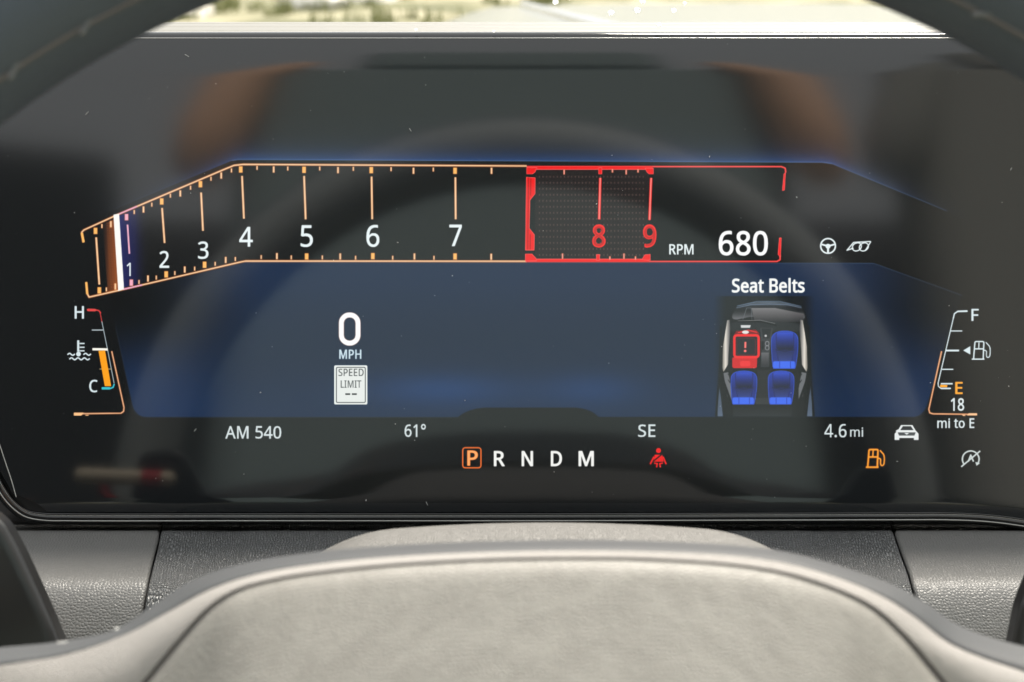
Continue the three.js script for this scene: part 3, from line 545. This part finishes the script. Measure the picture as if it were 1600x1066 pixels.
// ---------------------------------------------------------------- steering wheel
{
  const Wc = at(850, 1305, 0.2);
  const W = thing('steering_wheel', Wc, 'leather steering wheel with broad pale lit hub in front of the display', 'steering wheel');
  const shell = (from, to) => grid(220, 24, (a, b) => { const t = a * Math.PI * 2, ph = lerp(from, to, b), q = 0.1715 + 0.0155 * Math.cos(ph); return V(Wc.x + q * Math.cos(t), Wc.y + q * Math.sin(t), Wc.z + 0.0155 * Math.sin(ph)); });
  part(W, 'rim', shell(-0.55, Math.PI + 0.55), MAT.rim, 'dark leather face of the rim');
  part(W, 'lit_rim_back', shell(Math.PI + 0.55, 2 * Math.PI - 0.55), MAT.litRimBack, 'back of the rim, coloured pale to look lit when mirrored');
  // seam and stitches on the inner face of the rim
  const ring = (ph, r) => Array.from({ length: 121 }, (_, i) => { const a = i / 120 * Math.PI * 2, k = 0.1715 + r * Math.cos(ph); return V(Wc.x + k * Math.cos(a), Wc.y + k * Math.sin(a), Wc.z + r * Math.sin(ph)); });
  part(W, 'rim_seam', tube(ring(2.55, 0.0155), 0.0004, 240, 6), MAT.seam);
  for (let i = 0; i < 70; i++) {
    const a = i / 70 * Math.PI * 2 + 0.013, k = 0.1715 + 0.0157 * Math.cos(2.55), g = new THREE.CapsuleGeometry(0.0005, 0.0028, 3, 6); // thread across the seam
    g.rotateZ(a + 0.5).translate(Wc.x + k * Math.cos(a), Wc.y + k * Math.sin(a), Wc.z + 0.0157 * Math.sin(2.55)); part(W, 'stitch', g, MAT.thread);
  }
  // hub: shoulder, crease with its highlight in the colour, groove, then the domed pad
  const S = spline([[-260, 1050], [-120, 1026], [0, 1012], [90, 1003], [180, 984], [230, 952], [300, 908], [380, 881], [500, 862], [640, 851], [800, 845], [1000, 845], [1200, 858], [1300, 881], [1400, 916], [1440, 938], [1500, 978], [1600, 1010], [1720, 1026], [1860, 1050]]);
  const Rg = spline([[-260, 1085], [-120, 1062], [0, 1040], [100, 1024], [195, 992], [262, 957], [330, 921], [400, 898], [510, 880], [650, 868], [805, 862], [1000, 862], [1190, 874], [1290, 897], [1380, 933], [1430, 965], [1488, 1008], [1600, 1050], [1720, 1085], [1860, 1110]]);
  const P = spline([[60, 1320], [110, 1230], [150, 1160], [190, 1105], [225, 1062], [280, 996], [325, 948], [366, 922], [430, 904], [520, 891], [660, 879], [805, 873], [1000, 873], [1180, 886], [1275, 908], [1362, 945], [1410, 985], [1455, 1036], [1500, 1095], [1560, 1200]]);
  const mixp = (f, g, t, k) => { const p = f(t), q = g(t); return [lerp(p.x, q.x, k), lerp(p.y, q.y, k)]; };
  const sheet = (f, g, zs, nv, nu = 220) => grid(nu, nv, (a, b) => { const [u, v] = mixp(f, g, a, b); return at(u, v, zs(b, a)); });
  part(W, 'hub_back', sheet(S, (t) => { const p = S(t); return { x: p.x, y: p.y + 14 }; }, (b) => lerp(0.168, 0.12, b), 6), MAT.paddle);
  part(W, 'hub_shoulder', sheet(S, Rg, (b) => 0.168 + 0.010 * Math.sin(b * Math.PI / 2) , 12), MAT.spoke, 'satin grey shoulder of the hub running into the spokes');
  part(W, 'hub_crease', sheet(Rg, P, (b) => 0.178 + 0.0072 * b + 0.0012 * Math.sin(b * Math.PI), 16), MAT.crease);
  part(W, 'hub_seam', sheet(P, (t) => { const p = P(t); return { x: lerp(p.x, 805, 0.012), y: p.y + 3.5 }; }, (b) => 0.1852 - 0.0007 * Math.sin(b * Math.PI), 4), MAT.seam);
  const Q = (t) => { const p = P(t); return { x: lerp(p.x, 805, 0.012), y: p.y + 3.5 }; };
  part(W, 'airbag_cover', grid(160, 60, (a, b) => {
    const q = Q(a), u = lerp(q.x, lerp(q.x, 805, 0.35), b), v = lerp(q.y, 1480, b);
    return at(u, v, 0.1852 + 0.001 * (1 - Math.exp(-b * 60)) + 0.027 * Math.sin(Math.min(1, b) * 1.35));
  }), MAT.hub, 'pale smooth leather airbag cover');
  cabin(W);

  // shift paddles behind the wheel
  const paddle = (pts, z, label) => {
    const sh = new THREE.Shape(new THREE.CatmullRomCurve3(pts.map(([u, v]) => V(u, v, 0)), true, 'catmullrom', 0.2).getPoints(120).map((q) => [q.x, q.y]).map(([u, v]) => { const p = at(u, v, z); return new THREE.Vector2(p.x, p.y); }));
    const g = new THREE.ExtrudeGeometry(sh, { depth: 0.004, bevelEnabled: true, bevelSize: 0.003, bevelThickness: 0.002, bevelSegments: 8, curveSegments: 6 }).translate(0, 0, z - 0.004);
    const o = thing('shift_paddle', at(pts[0][0], 1010, z), label, 'shift paddle', 'shift paddles behind the wheel');
    part(o, 'blade', g, MAT.paddle); 
    part(o, 'arm', new RoundedBoxGeometry(0.012, 0.012, 0.05, 2, 0.003).translate(at(pts[0][0], 1040, z).x, at(800, 1040, z).y, z + 0.02), MAT.paddle);
    cabin(o);
  };
  paddle([[-90, 826], [-24, 818], [-6, 832], [14, 868], [42, 928], [70, 992], [88, 1060], [-60, 1090], [-110, 930]], 0.1, 'black shift paddle in front of the left padded panel');
  paddle([[1700, 850], [1660, 862], [1632, 900], [1612, 950], [1602, 1000], [1594, 1060], [1700, 1090], [1720, 930]], 0.1, 'black shift paddle in front of the right padded panel');

  // signal stalk behind the left paddle; the glass mirrors its sunlit back
  {
    const z = 0.086, a = at(-190, 842, z), b = at(8, 850, z), k = (DIST - z) / DIST * U, len = b.x - a.x;
    const o = thing('signal_stalk', a, 'beige signal stalk with red marks behind the left shift paddle', 'stalk');
    part(o, 'lever', new THREE.CapsuleGeometry(17 * k, len, 8, 20).rotateZ(Math.PI / 2 - 0.04).translate((a.x + b.x) / 2, (a.y + b.y) / 2, z), MAT.beige);
    part(o, 'red_ring', new THREE.CylinderGeometry(17.6 * k, 17.6 * k, 46 * k, 24).rotateZ(Math.PI / 2 - 0.04).translate(lerp(a.x, b.x, 0.82), lerp(a.y, b.y, 0.82), z), MAT.red);
    part(o, 'stem', new THREE.CapsuleGeometry(13 * k, 60 * k, 6, 16).rotateZ(0.25).translate(lerp(a.x, b.x, 0.3), a.y - 52 * k, z), MAT.red);
    cabin(o);
  }

  // crumbs on the hub's edge
  for (const [u, v, z, l, r, label] of [[97, 1005, 0.17, 13, 2.2, 'white lint thread lying on the hub beside the paddle'], [182, 985, 0.17, 0, 4.4, 'pale crumb lying on the edge of the wheel hub']]) {
    const p = at(u, v, z), s = (DIST - z) / DIST * U, g = l ? new THREE.CapsuleGeometry(r * s, l * s, 3, 6).rotateZ(Math.PI / 2 + 0.1) : new THREE.DodecahedronGeometry(r * s, 0);
    const m = new THREE.Mesh(g, MAT.dust); m.name = l ? 'lint' : 'crumb'; m.position.copy(p); m.castShadow = m.receiveShadow = true; cabin(tag(m, label, l ? 'lint' : 'crumb'));
  }
}

// ---------------------------------------------------------------- behind the driver: what the glass mirrors
{
  const seatAt = (x, label, tan) => { // reclined: the back leans away from the wheel
    const o = thing('bucket_chair', V(x, -0.3, 0.62), label, 'seat', 'front seats');
    const lean = (g) => g.rotateX(0.5).translate(x, -0.25, 0.62);
    const slab = (w, h, d, cx, cy, cz, r = 0.02) => lean(new RoundedBoxGeometry(w, h, d, 4, r).translate(cx, cy, cz));
    part(o, 'backrest', slab(0.5, 0.66, 0.09, 0, 0.3, 0.02, 0.04), tan ? MAT.seatTaupe : MAT.seatGrey);
    part(o, 'headrest', slab(0.3, 0.2, 0.08, 0, 0.74, 0.02, 0.035), tan ? MAT.seatTaupe : MAT.seatGrey);
    for (const s of [-1, 1]) part(o, 'added_wedge', lean(new THREE.LatheGeometry([[0.001, -0.12], [0.028, -0.105], [0.04, -0.07], [0.038, -0.02], [0.028, 0.05], [0.021, 0.12], [0.012, 0.145], [0.001, 0.15]].map(([q, h]) => new THREE.Vector2(q, h)), 24).scale(0.75, 1, 0.75).rotateZ(s * 0.34).translate(s * 0.24, 0.53, -0.04)), tan ? MAT.seatTaupe : MAT.seatTan);  // wedges added so the glass mirrors brown arm shapes
    for (const s of [-1, 1]) part(o, 'headrest_post', lean(new THREE.CylinderGeometry(0.006, 0.006, 0.1, 12).translate(s * 0.06, 0.64, 0.02)), MAT.bead);
    cabin(o);
  };
  seatAt(0.0, 'driver seat with pale grey back and added tan wedges for the arm reflections, mirrored in the display', false);
  seatAt(0.6, 'passenger seat in taupe leather with added wedges, mirrored in the display', true);

  const shell = thing('car_body_shell', V(-0.5, -0.3, 0.6), 'black car side and added dark slab, mirrored in the display', 'car body');
  const door = part(shell, 'door_panel', new RoundedBoxGeometry(0.05, 0.62, 1.1, 3, 0.02).rotateX(-0.1).translate(-0.49, -0.14, 0.75), MAT.dark);
  sub(door, { userData: { base: V(-0.5, -0.3, 0.6) } }, 'arm_rest', new RoundedBoxGeometry(0.06, 0.05, 0.4, 3, 0.02).translate(-0.46, -0.2, 0.6), MAT.seatTan);
  part(shell, 'added_dark_slab', new RoundedBoxGeometry(2.0, 0.66, 0.34, 6, 0.12).translate(0.3, -0.17, 1.5), MAT.dark);  // unseen slab added to darken the reflection beside the seats
  cabin(shell);

}

renderer.render(scene, camera);
